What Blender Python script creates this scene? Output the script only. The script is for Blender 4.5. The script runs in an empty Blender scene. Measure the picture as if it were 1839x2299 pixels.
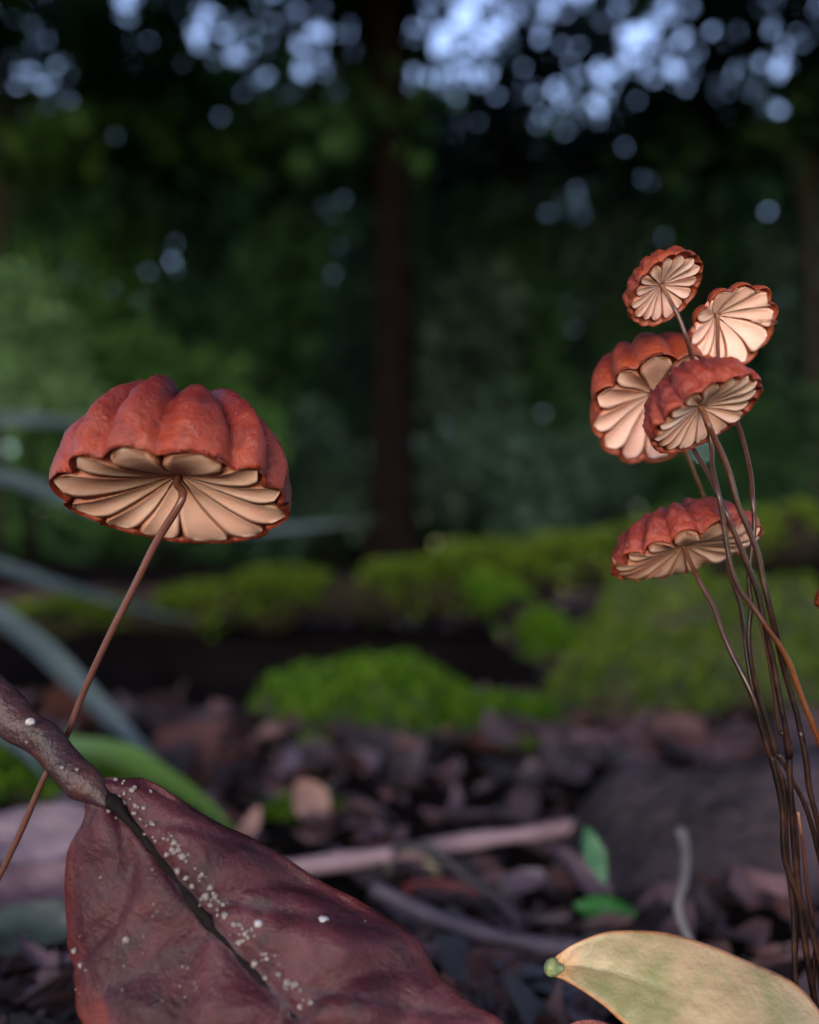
import bpy, bmesh, math, random
import numpy as np
from mathutils import Vector, Matrix, noise

random.seed(7); RNG = np.random.default_rng(7)
SC = bpy.context.scene
COL = SC.collection
R = math.radians

# ------------------------------------------------------------------ camera, sky, sun, exposure
HFOV, PITCH = 50.0, 3.0
NEAR = 0.77                 # depths under 95 mm below are written for a scale of 1 : 0.77
FOCUS = 0.080 * NEAR
CAM = Vector((0, 0, 0.05))
W, H = 1839.0, 2299.0
FPX = W / 2 / math.tan(R(HFOV / 2))
cd = bpy.data.cameras.new('camera'); cam = bpy.data.objects.new('camera', cd); COL.objects.link(cam)
cam.location = CAM; cam.rotation_euler = (R(90 + PITCH), 0, 0)
cd.sensor_fit = 'HORIZONTAL'; cd.sensor_width = 36; cd.lens = 18 / math.tan(R(HFOV / 2))
cd.clip_start = 0.004; cd.clip_end = 500
cd.dof.use_dof = True; cd.dof.focus_distance = FOCUS; cd.dof.aperture_fstop = 22.5
SC.camera = cam
CROT = Matrix.Rotation(R(90 + PITCH), 3, 'X')

SUN_EL, SUN_AZ = 7.0, 192.0        # azimuth from +Y clockwise: behind the camera
world = bpy.data.worlds.new('World'); SC.world = world; world.use_nodes = True
nt = world.node_tree; bg = nt.nodes['Background']
sky = nt.nodes.new('ShaderNodeTexSky'); sky.sky_type = 'NISHITA'; sky.sun_disc = False
sky.sun_elevation = R(SUN_EL); sky.sun_rotation = R(SUN_AZ); sky.air_density = 1.2; sky.dust_density = 1.0; sky.ozone_density = 3.0
hs = nt.nodes.new('ShaderNodeHueSaturation'); hs.inputs['Hue'].default_value = .525; hs.inputs['Saturation'].default_value = .85; hs.inputs['Value'].default_value = 1.25   # thin high cloud: paler and more lavender than clear air
nt.links.new(sky.outputs[0], hs.inputs['Color']); nt.links.new(hs.outputs[0], bg.inputs[0]); bg.inputs[1].default_value = 0.15
sl = bpy.data.lights.new('sun', 'SUN'); so = bpy.data.objects.new('sun', sl); COL.objects.link(so)
sl.energy = 1.1; sl.angle = R(45); sl.color = (1, 0.95, 0.93)
sd = Vector((math.sin(R(SUN_AZ)) * math.cos(R(SUN_EL)), math.cos(R(SUN_AZ)) * math.cos(R(SUN_EL)), math.sin(R(SUN_EL))))
so.rotation_euler = sd.to_track_quat('Z', 'Y').to_euler(); so.location = (0, -2, 4)
SC.view_settings.view_transform = 'Standard'; SC.view_settings.look = 'None'
SC.view_settings.gamma = 1; SC.view_settings.exposure = 2.2
SC.view_settings.use_curve_mapping = False
SC.cycles.use_denoising = True
SC.cycles.max_bounces = 7; SC.cycles.diffuse_bounces = 3; SC.cycles.glossy_bounces = 2; SC.cycles.transmission_bounces = 4
SC.cycles.sample_clamp_indirect = 4; SC.cycles.caustics_reflective = False; SC.cycles.caustics_refractive = False

# ------------------------------------------------------------------ helpers
def P(px, py, d):
    """a point d metres deep in front of the lens, in the direction of a pixel of the 1839 x 2299 photograph"""
    if d < .0955: d *= NEAR
    return CAM + CROT @ Vector(((px - W / 2) / FPX * d, -(py - H / 2) / FPX * d, -d))
K = W / 1725.0
def Q(x, y, d): return P(x * K, y * K, d)

def tag(o, label=None, cat=None, group=None, kind=None):
    if label: o['label'] = label
    if cat: o['category'] = cat
    if group: o['group'] = group
    if kind: o['kind'] = kind
    return o
def empty(name, loc, label, cat, group=None):
    o = bpy.data.objects.new(name, None); COL.objects.link(o); o.location = loc; o.empty_display_size = 0.005
    return tag(o, label, cat, group)
def link(name, me, mat=None, parent=None, origin=None):
    o = bpy.data.objects.new(name, me); COL.objects.link(o)
    if mat and not me.materials:
        for m in (mat if isinstance(mat, (list, tuple)) else [mat]): me.materials.append(m)
    if origin is not None: o.location = origin
    if parent: o.parent = parent
    return o
def mesh(name, verts, faces, smooth=True, attrs=None, origin=None):
    me = bpy.data.meshes.new(name)
    if origin is not None: verts = [Vector(v) - Vector(origin) for v in verts]
    me.from_pydata([tuple(v) for v in verts], [], faces)
    if smooth: me.polygons.foreach_set('use_smooth', [True] * len(me.polygons))
    for k, vals in (attrs or {}).items():
        a = me.attributes.new(k, 'FLOAT', 'POINT'); a.data.foreach_set('value', vals)
    me.update(); return me
def npmesh(name, V, F, smooth=False):
    me = bpy.data.meshes.new(name); n = F.shape[1]
    me.vertices.add(len(V)); me.vertices.foreach_set('co', V.astype(np.float32).ravel())
    me.loops.add(F.size); me.loops.foreach_set('vertex_index', F.astype(np.int32).ravel())
    me.polygons.add(len(F)); me.polygons.foreach_set('loop_start', np.arange(0, F.size, n, dtype=np.int32))
    me.polygons.foreach_set('use_smooth', [smooth] * len(F))
    me.update(calc_edges=True); return me
def spline(pts, n):
    """Catmull-Rom through pts (tuples of any length)"""
    A = np.array([list(p) for p in pts], float); m = len(A)
    B = np.vstack([2 * A[0] - A[1], A, 2 * A[-1] - A[-2]]); out = []
    for i in range(n):
        t = i / (n - 1) * (m - 1); k = min(int(t), m - 2); u = t - k
        p0, p1, p2, p3 = B[k], B[k + 1], B[k + 2], B[k + 3]
        out.append(.5 * (2 * p1 + (p2 - p0) * u + (2 * p0 - 5 * p1 + 4 * p2 - p3) * u * u + (3 * p1 - p0 - 3 * p2 + p3) * u ** 3))
    return np.array(out)
def tube(path, rad, seg=10, rough=0.0, nscale=300.0):
    """path: list of Vector, rad: function of t"""
    V, F, T = [], [], []; n = len(path); up = Vector((0.13, 0.9, 0.3)); prev = None
    for i, p in enumerate(path):
        d = (path[min(i + 1, n - 1)] - path[max(i - 1, 0)]).normalized()
        a = (prev if prev else d.cross(up)); a = (a - d * a.dot(d)).normalized(); b = d.cross(a); prev = a
        r = rad(i / (n - 1))
        for j in range(seg):
            th = 2 * math.pi * j / seg; q = a * math.cos(th) + b * math.sin(th)
            k = 1 + rough * noise.noise((p + q * r) * nscale) if rough else 1
            V.append(p + q * r * k); T.append(i / (n - 1))
    for i in range(n - 1):
        for j in range(seg):
            F.append((i * seg + j, i * seg + (j + 1) % seg, (i + 1) * seg + (j + 1) % seg, (i + 1) * seg + j))
    F.append(tuple(range(seg))[::-1]); F.append(tuple(range((n - 1) * seg, n * seg)))
    return V, F, T
def tube_obj(name, pts, rad, mat, parent=None, origin=None, n=40, seg=10, rough=0, nscale=300.0):
    path = [Vector(p) for p in spline(pts, n)]
    V, F, T = tube(path, rad, seg, rough, nscale)
    org = origin if origin is not None else V[0] * 0
    me = mesh(name, V, F, attrs={'t': T}, origin=org)
    if parent: return link(name, me, mat, parent)
    return link(name, me, mat, None, org)

# ------------------------------------------------------------------ materials
class N:
    def __init__(s, name):
        s.m = bpy.data.materials.new(name); s.m.use_nodes = True; s.t = s.m.node_tree
        s.b = s.t.nodes['Principled BSDF']; s.out = s.t.nodes['Material Output']
    def n(s, typ, **kw):
        x = s.t.nodes.new('ShaderNode' + typ)
        for k, v in kw.items():
            if k.startswith('i_'):
                key = k[2:]; x.inputs[int(key) if key.isdigit() else key.replace('_', ' ')].default_value = v
            else: setattr(x, k, v)
        return x
    def l(s, a, b): s.t.links.new(a, b)
    def noise(s, scale, detail=4, rough=.55, dist=0.0, co='Object'):
        if not hasattr(s, 'tc'): s.tc = s.n('TexCoord')
        x = s.n('TexNoise', i_Scale=scale, i_Detail=detail, i_Roughness=rough, i_Distortion=dist); s.l(s.tc.outputs[co], x.inputs['Vector']); return x.outputs['Fac']
    def attr(s, name): return s.n('Attribute', attribute_name=name).outputs['Fac']
    def ramp(s, fac, stops, mode='LINEAR'):
        r = s.n('ValToRGB'); r.color_ramp.interpolation = mode
        while len(r.color_ramp.elements) < len(stops): r.color_ramp.elements.new(.5)
        for e, (p, c) in zip(r.color_ramp.elements, stops): e.position = p; e.color = (*c, 1) if len(c) == 3 else c
        s.l(fac, r.inputs[0]); return r.outputs[0]
    def mix(s, fac, a, b, mode='MIX'):
        x = s.n('Mix', data_type='RGBA', blend_type=mode)
        for v, k in ((fac, 0), (a, 6), (b, 7)):
            if isinstance(v, (int, float)): x.inputs[k].default_value = v
            elif isinstance(v, tuple): x.inputs[k].default_value = (*v, 1)
            else: s.l(v, x.inputs[k])
        return x.outputs[2]
    def math(s, op, a, b=None):
        x = s.n('Math', operation=op)
        for v, k in ((a, 0), (b, 1)):
            if v is None: continue
            if isinstance(v, (int, float)): x.inputs[k].default_value = v
            else: s.l(v, x.inputs[k])
        return x.outputs[0]
    def bump(s, h, dist, strength=1.0):
        x = s.n('Bump', i_Strength=strength, i_Distance=dist); s.l(h, x.inputs['Height']); s.l(x.outputs[0], s.b.inputs['Normal'])
    def set(s, **kw):
        for k, v in kw.items():
            k = k.replace('_', ' ')
            if hasattr(v, 'links'): s.l(v, s.b.inputs[k])
            elif isinstance(v, tuple) and len(v) == 3 and 'Radius' not in k: s.b.inputs[k].default_value = (*v, 1)
            else: s.b.inputs[k].default_value = v
        return s

def mat_cap(name, top, mid, low):
    n = N(name); s = n.attr('s')
    f = n.math('ADD', s, n.math('MULTIPLY', n.math('SUBTRACT', n.noise(330, 5, .65), .5), .9))
    c = n.ramp(f, [(.15, top), (.52, mid), (.95, low)])
    m = n.noise(1500, 6, .72, 1.6)                      # pale powdery fibrils
    c = n.mix(n.ramp(m, [(.55, (0, 0, 0)), (.70, (.7, .7, .7))]), c, (.22, .070, .060))
    c = n.mix(n.ramp(n.noise(520, 5, .65, .4), [(.28, (.75, .75, .75)), (.48, (0, 0, 0))]), c, (.045, .008, .012))
    n.set(Base_Color=c, Roughness=n.ramp(n.noise(700, 4), [(.3, (.22, .22, .22)), (.7, (.48, .48, .48))]), Specular_IOR_Level=.36, Subsurface_Weight=.12, Subsurface_Scale=.0008,
          Subsurface_Radius=(1, .35, .15), Sheen_Weight=.0, Sheen_Roughness=.4)
    n.b.inputs['Sheen Tint'].default_value = (.95, .75, .85, 1)
    n.bump(n.math('ADD', n.noise(2200, 6, .7, 1.5), n.math('MULTIPLY', n.noise(650, 4, .6, .5), 1.8)), .00025, .6)
    return n.m
def mat_gill():
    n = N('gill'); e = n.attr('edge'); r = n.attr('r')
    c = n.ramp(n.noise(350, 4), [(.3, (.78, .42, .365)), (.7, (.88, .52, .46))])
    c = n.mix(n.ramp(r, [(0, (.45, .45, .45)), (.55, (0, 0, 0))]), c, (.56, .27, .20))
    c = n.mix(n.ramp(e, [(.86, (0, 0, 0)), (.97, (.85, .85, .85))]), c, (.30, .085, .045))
    c = n.mix(n.ramp(n.noise(1300, 2), [(.80, (0, 0, 0)), (.84, (.6, .6, .6))]), c, (.40, .20, .12))
    n.set(Base_Color=c, Roughness=.6, Specular_IOR_Level=.3, Subsurface_Weight=.45, Subsurface_Scale=.0018, Subsurface_Radius=(1, .5, .3))
    n.bump(n.noise(900, 4), .0001, .5)
    return n.m
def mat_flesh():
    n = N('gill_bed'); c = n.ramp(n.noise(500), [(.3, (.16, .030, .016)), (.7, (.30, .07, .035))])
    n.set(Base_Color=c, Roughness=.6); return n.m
def mat_stem(name, tip, mid, base, foot=None):
    n = N(name); c = n.ramp(n.attr('t'), [(0, tip), (.10, mid), (.45, base), (.56, base), (.72, foot or base)])
    c = n.mix(n.ramp(n.noise(700, 4), [(.4, (0, 0, 0)), (.75, (.5, .5, .5))]), c, (.06, .022, .014))
    n.set(Base_Color=c, Roughness=.33, Specular_IOR_Level=.32)
    n.bump(n.noise(800, 3), .0001, .5); return n.m
CAP = mat_cap('cap_red', (.040, .007, .015), (.110, .0105, .009), (.195, .025, .010))
CAPO = mat_cap('cap_orange', (.052, .008, .012), (.115, .0115, .007), (.205, .032, .010))
GILL = mat_gill(); BED = mat_flesh()
STEMP = mat_stem('stem_pink', (.30, .13, .09), (.095, .032, .026), (.060, .022, .019))
STEMD = mat_stem('stem_dark', (0.3240, 0.1440, 0.0920), (0.0540, 0.0152, 0.0104), (0.0054, 0.0024, 0.0028))
STEMO = mat_stem('stem_orange', (.36, .18, .115), (.06, .02, .013), (.018, .008, .007), (.085, .021, .005))
STEMT = mat_stem('stem_tan', (.26, .12, .07), (.08, .03, .018), (.007, .0035, .004))

def mat_simple(name, c1, c2, scale, rough=.6, bump=.0, bscale=None, spec=.4, c3=None, **kw):
    n = N(name); f = n.noise(scale, 5, .6)
    c = n.ramp(f, [(.32, c1), (.68, c2)])
    if c3: c = n.mix(n.ramp(n.noise(scale * .37, 3, .6, .5), [(.48, (0, 0, 0)), (.66, (.9, .9, .9))]), c, c3)
    n.set(Base_Color=c, Roughness=rough, Specular_IOR_Level=spec, **kw)
    if bump: n.bump(n.noise(bscale or scale * 3, 5, .65), bump, 1.0)
    return n.m
def mat_foliage(name, a, b, c, trans=.35, rough=.5):
    n = N(name); g = n.n('NewGeometry')
    col = n.ramp(g.outputs['Random Per Island'], [(0, a), (.5, b), (1, c)])
    n.set(Base_Color=col, Roughness=rough, Specular_IOR_Level=.09)
    t = n.n('BsdfTranslucent'); n.l(col, t.inputs[0])
    x = n.n('MixShader'); x.inputs[0].default_value = trans
    n.l(n.b.outputs[0], x.inputs[1]); n.l(t.outputs[0], x.inputs[2]); n.l(x.outputs[0], n.out.inputs['Surface'])
    return n.m
SOIL = mat_simple('humus_shade', (.004, .003, .003), (.011, .008, .008), 40, 1.0, .003, 160, .0)  # soil painted near-black so the hollow under the log looks shaded
BARK = mat_simple('trunk_bark', (0.0022, 0.0015, 0.0016), (0.0065, 0.0051, 0.0052), 14, 1.0, .02, 25, .0)
BARKP = mat_simple('pale_bark', (.012, .009, .0085), (.026, .019, .017), 9, .95, .02, 22, .05)
MOSS = mat_foliage('moss_leaf', (0.0171, 0.0513, 0.0031), (0.0373, 0.0971, 0.0054), (0.0854, 0.1320, 0.0124), .4)
MOSSY = mat_foliage('moss_leaf_olive', (0.0265, 0.0484, 0.0047), (0.0484, 0.0858, 0.0078), (0.0936, 0.1170, 0.0172), .35)
MOSSB = mat_simple('moss_bed', (0.0050, 0.0110, 0.0015), (0.0140, 0.0250, 0.0030), 120, .9, .002, 400, c3=(0.0250, 0.0175, 0.0100))
FOL = [mat_foliage('leaf_shaded', (0.0051, 0.0155, 0.0053), (0.0100, 0.0296, 0.0104), (0.0234, 0.0589, 0.0208), .25, .7),  # deep shade of the wood is partly put into these dark greens
       mat_foliage('leaf_mid', (0.0129, 0.0370, 0.0067), (0.0300, 0.0805, 0.0181), (0.0771, 0.1544, 0.0408), .35, .65),
       mat_foliage('leaf_pale', (0.0484, 0.0994, 0.0386), (0.0828, 0.1588, 0.0620), (0.1380, 0.2208, 0.1104), .35, .65),
       mat_foliage('leaf_grey', (0.0080, 0.0200, 0.0140), (0.0180, 0.0354, 0.0260), (0.0560, 0.0915, 0.0720), .25, .7)]

# ------------------------------------------------------------------ ground
def terrain_z(x, y):
    z = .004 * noise.noise((x * 14, y * 14, 1)) + .0025 * noise.noise((x * 45, y * 45, 4))
    r = math.hypot(x, y)
    z += .05 * noise.noise((x * .9, y * .9, 7)) * min(1, max(0, (r - .8) / 2))
    z -= .03 * math.exp(-((x + .08) / .10) ** 2 - ((y - .45) / .09) ** 2)      # hollow under the mossy log
    z += .0105 * max(0, min(1, (.092 - y) / .022)) * math.exp(-(r / .3) ** 4)
    return z
ax = np.sinh(np.linspace(-7.2, 7.2, 221)) * .22
gv = [(x, y, terrain_z(x, y)) for y in ax for x in ax]; k = len(ax)
gf = [(j * k + i, j * k + i + 1, (j + 1) * k + i + 1, (j + 1) * k + i) for j in range(k - 1) for i in range(k - 1)]
tag(link('ground', mesh('ground', gv, gf), SOIL), 'forest soil under the leaf litter, its dark colour standing in for shade', None, None, 'structure')

# ------------------------------------------------------------------ mushrooms
def rim_tables(n, seed, jit=.16):
    rnd = random.Random(seed)
    b = [2 * math.pi * (i + rnd.uniform(-jit, jit)) / n for i in range(n)]
    amp = [rnd.uniform(.75, 1.15) for _ in range(n)]
    return b, amp
class CapShape:
    def __init__(s, n, seed, H, recess, lobe=.09, arch=.06, dep=.10, harm=(), twist=0.0, off=(0, 0), jit=.16, pw=1.0, wrinkle=.012, flat=False, rimk=.85):
        s.rimk = rimk
        s.flat = flat
        s.n, s.H, s.rec, s.lobe, s.arch, s.dep, s.harm, s.twist, s.off, s.pw, s.wr, s.seed = n, H, recess, lobe, arch, dep, harm, twist, off, pw, wrinkle, seed
        s.b, s.amp = rim_tables(n, seed, jit)
    def loc(s, th):
        th %= 2 * math.pi; n = s.n
        for i in range(n):
            lo = s.b[i]; hi = s.b[(i + 1) % n] + (2 * math.pi if i == n - 1 else 0)
            for tt in (th, th + 2 * math.pi):
                if lo <= tt < hi: return i, 2 * (tt - lo) / (hi - lo) - 1
        return n - 1, 0
    def f(s, th):
        i, t = s.loc(th); return max(0, 1 - abs(t) ** 1.9) ** .72 * s.amp[i]
    def rr(s, th):
        return 1 + sum(a * math.cos(m * (th - p)) for m, a, p in s.harm)
    def rimr(s, th): return s.rr(th) * (1 + s.rimk * s.lobe * (s.f(th) - .55))
    def top(s, u, th):
        ph = u * math.pi / 2 * 1.02; f = s.f(th)
        a = min(1, max(0, (u - .05) / .28)); a = a * a * (3 - 2 * a)
        d = s.lobe * a * (f - .55) * (1 - (1 - s.rimk) * max(0, (u - .6) / .4) ** 2)
        r = math.sin(min(ph, math.pi / 2)) ** s.pw; z = s.H * math.cos(ph)
        z -= s.dep * math.exp(-(r / .2) ** 2)
        r = (r + d * math.sin(ph)) ; z += d * math.cos(ph) * 1.1
        if u > .7: z += s.arch * f * ((u - .7) / .3) ** 2
        w = s.wr * (noise.noise((r * math.cos(th) * 5, r * math.sin(th) * 5, z * 5 + s.seed)) + .5 * noise.noise((r * math.cos(th) * 13, r * math.sin(th) * 13, z * 13 + s.seed)))
        r *= s.rr(th) * 1.0; r += w * math.sin(ph); z += w * math.cos(ph)
        return r * math.cos(th), r * math.sin(th), z
    def under(s, q, th):
        """q 0 at the stem, 1 at the rim"""
        rim = s.rimr(th); x = q * rim * math.cos(th) + s.off[0] * (1 - q); y = q * rim * math.sin(th) + s.off[1] * (1 - q)
        return x, y, s.rec * ((1 - q) ** 1.25 if s.flat else 1 - q ** 1.35) + s.arch * s.f(th) * q ** 4
def make_cap(root, sh, M, cmat):
    NT = sh.n * 14; NS = 26; V, F, S, MI = [], [], [], []
    for i in range(NS + 1):
        u = .02 + .98 * i / NS
        for j in range(NT):
            V.append(sh.top(u, 2 * math.pi * j / NT)); S.append(u)
    rows = [(1.0, -.022), (.985, -.028), (.97, -.012), (.94, .04), (.6, .05), (.25, .04), (.04, .03)]
    for q, dz in rows:
        for j in range(NT):
            th = 2 * math.pi * j / NT; x, y, z = sh.under(q, th); V.append((x, y, z + dz)); S.append(1.0)
    nr = NS + 1 + len(rows)
    for i in range(nr - 1):
        for j in range(NT):
            F.append((i * NT + j, (i + 1) * NT + j, (i + 1) * NT + (j + 1) % NT, i * NT + (j + 1) % NT)); MI.append(1 if i >= NS + 3 else 0)
    F.append(tuple(range(NT))); MI.append(0)
    F.append(tuple(range((nr - 1) * NT, nr * NT))[::-1]); MI.append(1)
    me = mesh('cap', [M @ Vector(v) for v in V], F, attrs={'s': S}, origin=root.location)
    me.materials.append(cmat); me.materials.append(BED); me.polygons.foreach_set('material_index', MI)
    link('cap', me, None, root)
def make_gills(root, sh, M, gap=.075, fold=.07, th0=.055, lens=(.955, .985)):
    rnd = random.Random(sh.seed + 50); NU, NV = 15, 8
    for k in range(sh.n):
        lo = sh.b[k]; hi = sh.b[(k + 1) % sh.n] + (2 * math.pi if k == sh.n - 1 else 0)
        c, hw = (lo + hi) / 2, (hi - lo) / 2; L = rnd.uniform(*lens); sk = rnd.uniform(.5, 1.2) * (1 if rnd.random() < .8 else -1)
        wob = rnd.uniform(-.05, .05); V, E, RR, F = [], [], [], []
        for layer in (0, 1):
            for i in range(NU):
                u = i / (NU - 1); uu = u ** .85
                w = hw * (1 - gap * (1 + .8 * (1 - u))) * (1 if u < .74 else math.sqrt(max(0, 1 - ((u - .74) / .26) ** 2.3)) * .999 + .001)
                w *= min(1, .45 + u * 4)
                for j in range(NV):
                    v = 2 * j / (NV - 1) - 1
                    q = .05 + (L - .05) * uu
                    th = c + w * v + sh.twist * (u - .0) * u + wob * math.sin(u * 5) * (1 - u)
                    x, y, z = sh.under(q, th)
                    vv = v * sk / abs(sk)
                    z -= th0 * (1 - .72 * u ** 5) + fold * uu * (.55 * v * v + .75 * abs(sk) * ((vv + 1) / 2) ** 3) * (1 - .55 * max(0, (u - .7) / .3)) 
                    if layer: z += th0 + .04 + fold * uu
                    V.append(M @ Vector((x, y, z))); RR.append(q)
                    E.append(max(abs(v), (u - .955) * 22 if u > .955 else 0))
        o = NU * NV
        for i in range(NU - 1):
            for j in range(NV - 1):
                a = i * NV + j; F.append((a, a + 1, a + NV + 1, a + NV))
        ring = [j for j in range(NV)] + [i * NV + NV - 1 for i in range(1, NU)] + [(NU - 1) * NV + j for j in range(NV - 2, -1, -1)] + [i * NV for i in range(NU - 2, 0, -1)]
        for a, b in zip(ring, ring[1:] + ring[:1]): F.append((b, a, a + o, b + o))
        me = mesh('gill', V, F, attrs={'edge': E, 'r': RR}, origin=root.location)
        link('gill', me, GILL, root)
def cap_matrix(cx, cy, d, rpx, roll, view, spin=0.0):
    """cap frame: centre pixel and depth, radius in pixels, roll of the axis in the picture (deg, + = leaning left), angle from which the underside is seen"""
    Rm = rpx / FPX * d * NEAR
    a, v = R(roll), R(view)
    axl = Vector((-math.sin(a) * math.cos(v), math.cos(a) * math.cos(v), -math.sin(v)))
    xl = Vector((math.cos(a), math.sin(a), 0)); yl = axl.cross(xl)
    B = Matrix((xl, yl, axl)).transposed()
    M = (CROT @ B @ Matrix.Rotation(R(spin), 3, 'Z')).to_4x4()
    return Matrix.Translation(P(cx, cy, d)) @ M @ Matrix.Scale(Rm, 4)
def mushroom(label, cx, cy, d, rpx, roll, view, sh, path, smat, r0, r1, cmat=CAP, spin=0, group=None, gk={}):
    M = cap_matrix(cx, cy, d, rpx, roll, view, spin)
    apex = M @ Vector((sh.off[0], sh.off[1], sh.rec + .03)); low = M @ Vector((sh.off[0], sh.off[1], sh.rec - .14))
    pts = [apex, low] + [P(*p) for p in path]; pts.append(Vector((pts[-1].x, pts[-1].y, .004)))
    root = empty('mushroom', pts[-1], label, 'mushroom', group)
    make_cap(root, sh, M, cmat); make_gills(root, sh, M, **gk)
    tube_obj('stem', pts, lambda t: .88 * NEAR * (r0 + (r1 - r0) * t) * (1 + .9 * max(0, 1 - t / .035) ** 2 * .6), smat, root, root.location, 70, 10, .12, 260)
    return root

def z2(x, y, d): return (1300 + x / 3.45, 520 + y / 3.45, d)
def z3(x, y, d): return (1300 + x / 3.2, 1050 + y / 3.2, d)
def z4(x, y, d): return (1239 + x / 2.875, 1600 + y / 2.875, d)
D_ = .001
GRP = None
# lone mushroom
mushroom('lone red-brown mushroom with tall pleated dome cap on a slanting stalk behind the dead leaf', 393, 1127, .080, 246, 0, 24,
         CapShape(12, 3, 1.06, .32, .21, .05, .26, harm=((2, .02, .6), (3, .02, 1.0)), wrinkle=.03, jit=.2, flat=True, rimk=.5), [(410, 1118, .0785), (352, 1215, .0795), (300, 1320, .080), (235, 1450, .0805), (185, 1560, .081), (150, 1650, .081), (95, 1755, .081), (50, 1860, .081), (0, 1965, .081), (-70, 2110, .081), (-150, 2300, .081), (-180, 2400, .081)],
         STEMP, .00042, .00029, CAP, spin=8, gk=dict(fold=.022, th0=.045, lens=(.965, .99), gap=.055))
# the cluster
mushroom('smallest round mushroom at the top of the cluster, above all other caps', *z2(675, 455, .0800), 94, 30, 37,
         CapShape(15, 11, .80, .26, .09, .03, .06, wrinkle=.055), [z2(720, 560, .0775), z2(780, 680, .0772), z2(840, 850, .0772), z2(890, 1030, .0785), z2(960, 1300, .0800), z2(1025, 1650, .0800), z3(960, 0, .0785), z3(1000, 180, .0765), z3(1030, 350, .0765), z3(1060, 550, .0765), z3(1095, 720, .0765), z3(1150, 870, .0765), z3(1240, 990, .0765), z3(1340, 1130, .0763), z3(1450, 1290, .0763), z3(1520, 1430, .0763), z3(1600, 1650, .0763), z3(1680, 1850, .0763), z3(1750, 2060, .077), z4(1760, 700, .078), z4(1770, 1400, .079), z4(1760, 2200, .080)],
         STEMO, .00022, .00030, CAPO, spin=5, gk=dict(lens=(.82, .93), fold=.05, gap=.10))
mushroom('mushroom in the cluster showing only its wide open petal-like gills, behind the topmost cap', *z2(1200, 752, .0835), 102, 18, 48,
         CapShape(10, 21, .60, .30, .20, .02, .05, harm=((2, .05, 1.0),), twist=.28, off=(-.36, -.22)), [z2(1080, 1000, .085), z2(1150, 1300, .086), z2(1250, 1540, .084), z2(1330, 1860, .081), z3(1245, 200, .0785), z3(1260, 400, .0783), z3(1240, 600, .0783), z3(1220, 800, .0783), z3(1235, 1000, .0783), z3(1218, 1200, .0783), z3(1235, 1400, .0783), z3(1280, 1600, .0785), z3(1340, 1800, .0785), z3(1420, 2060, .0785), z4(1470, 280, .0785), z4(1580, 480, .0785), z4(1650, 640, .0785), z4(1710, 850, .0785), z4(1760, 1100, .0785), z4(1790, 1500, .0795), z4(1780, 2200, .080)],
         STEMD, .00022, .00028, CAPO, spin=14, gk=dict(gap=.05, fold=.035, lens=(.97, 1.0)))
mushroom('largest mushroom in the cluster, its gills half hidden behind a front cap', *z2(622, 1395, .0872), 151, 2, 43,
         CapShape(12, 31, 1.32, .44, .16, .06, .12, harm=((2, .03, 1.6),)), [z2(760, 1480, .0845), z2(890, 1690, .083), z2(990, 1860, .081), z3(1040, 280, .0775), z3(1100, 430, .0772), z3(1180, 620, .0772), z3(1235, 760, .0772), z3(1285, 900, .0772), z3(1335, 1130, .0772), z3(1395, 1400, .0775), z3(1440, 1650, .0775), z3(1480, 1850, .0775), z3(1515, 2080, .0778), z4(1530, 200, .078), z4(1540, 500, .078), z4(1560, 800, .0783), z4(1600, 1200, .0785), z4(1650, 1600, .079), z4(1740, 2200, .080)],
         STEMD, .00024, .00034, CAPO, spin=3, gk=dict(gap=.05, fold=.04, lens=(.95, .985)))
mushroom('wrinkled mushroom in front of the cluster, overlapping the largest cap', *z2(990, 1435, .0762), 132, 24, 27,
         CapShape(16, 41, .94, .26, .09, .05, .12, wrinkle=.075), [z2(1000, 1480, .0752), z2(1050, 1600, .0755), z2(1110, 1730, .0757), z2(1160, 1860, .0758), z3(1105, 130, .0758), z3(1145, 280, .0758), z3(1220, 450, .0758), z3(1285, 620, .0758), z3(1320, 800, .0758), z3(1385, 1070, .0758), z3(1440, 1300, .0768), z3(1490, 1500, .077), z3(1560, 1750, .077), z3(1610, 1980, .077), z4(1600, 100, .077), z4(1640, 300, .077), z4(1660, 480, .077), z4(1700, 640, .077), z4(1740, 820, .0775), z4(1770, 1100, .078), z4(1790, 1600, .079), z4(1800, 2200, .080)],
         STEMD, .00028, .00030, CAP, spin=9, gk=dict(gap=.08, fold=.05, lens=(.86, .97)))
mushroom('flat-domed mushroom lowest in the cluster, crossed by the dark stalks of the others', *z3(780, 640, .0860), 167, 12, 21,
         CapShape(15, 51, .66, .20, .11, .10, .12, wrinkle=.06), [z3(835, 750, .084), z3(900, 880, .083), z3(970, 1000, .082), z3(1020, 1150, .081), z3(1090, 1320, .080), z3(1180, 1500, .079), z3(1260, 1680, .0785), z3(1320, 1900, .0785), z3(1375, 2080, .0785), z4(1420, 300, .0785), z4(1485, 600, .0785), z4(1495, 850, .0785), z4(1520, 1000, .0785), z4(1600, 1200, .0785), z4(1680, 1400, .0785), z4(1740, 1700, .079), z4(1770, 2200, .080)],
         STEMD, .00026, .00034, CAP, spin=4, gk=dict(fold=.06))
# one more cap, only its edge in the picture
mushroom('red mushroom beside the cluster of which only the cap edge is seen', 2003, 1370, .083, 152, -6, 14,
         CapShape(13, 61, .8, .2, .11, .08, .12), [(1995, 1450, .083), (1985, 1700, .082), (1940, 2000, .081), (1900, 2400, .081)], STEMD, .00026, .00034, CAP)
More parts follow.
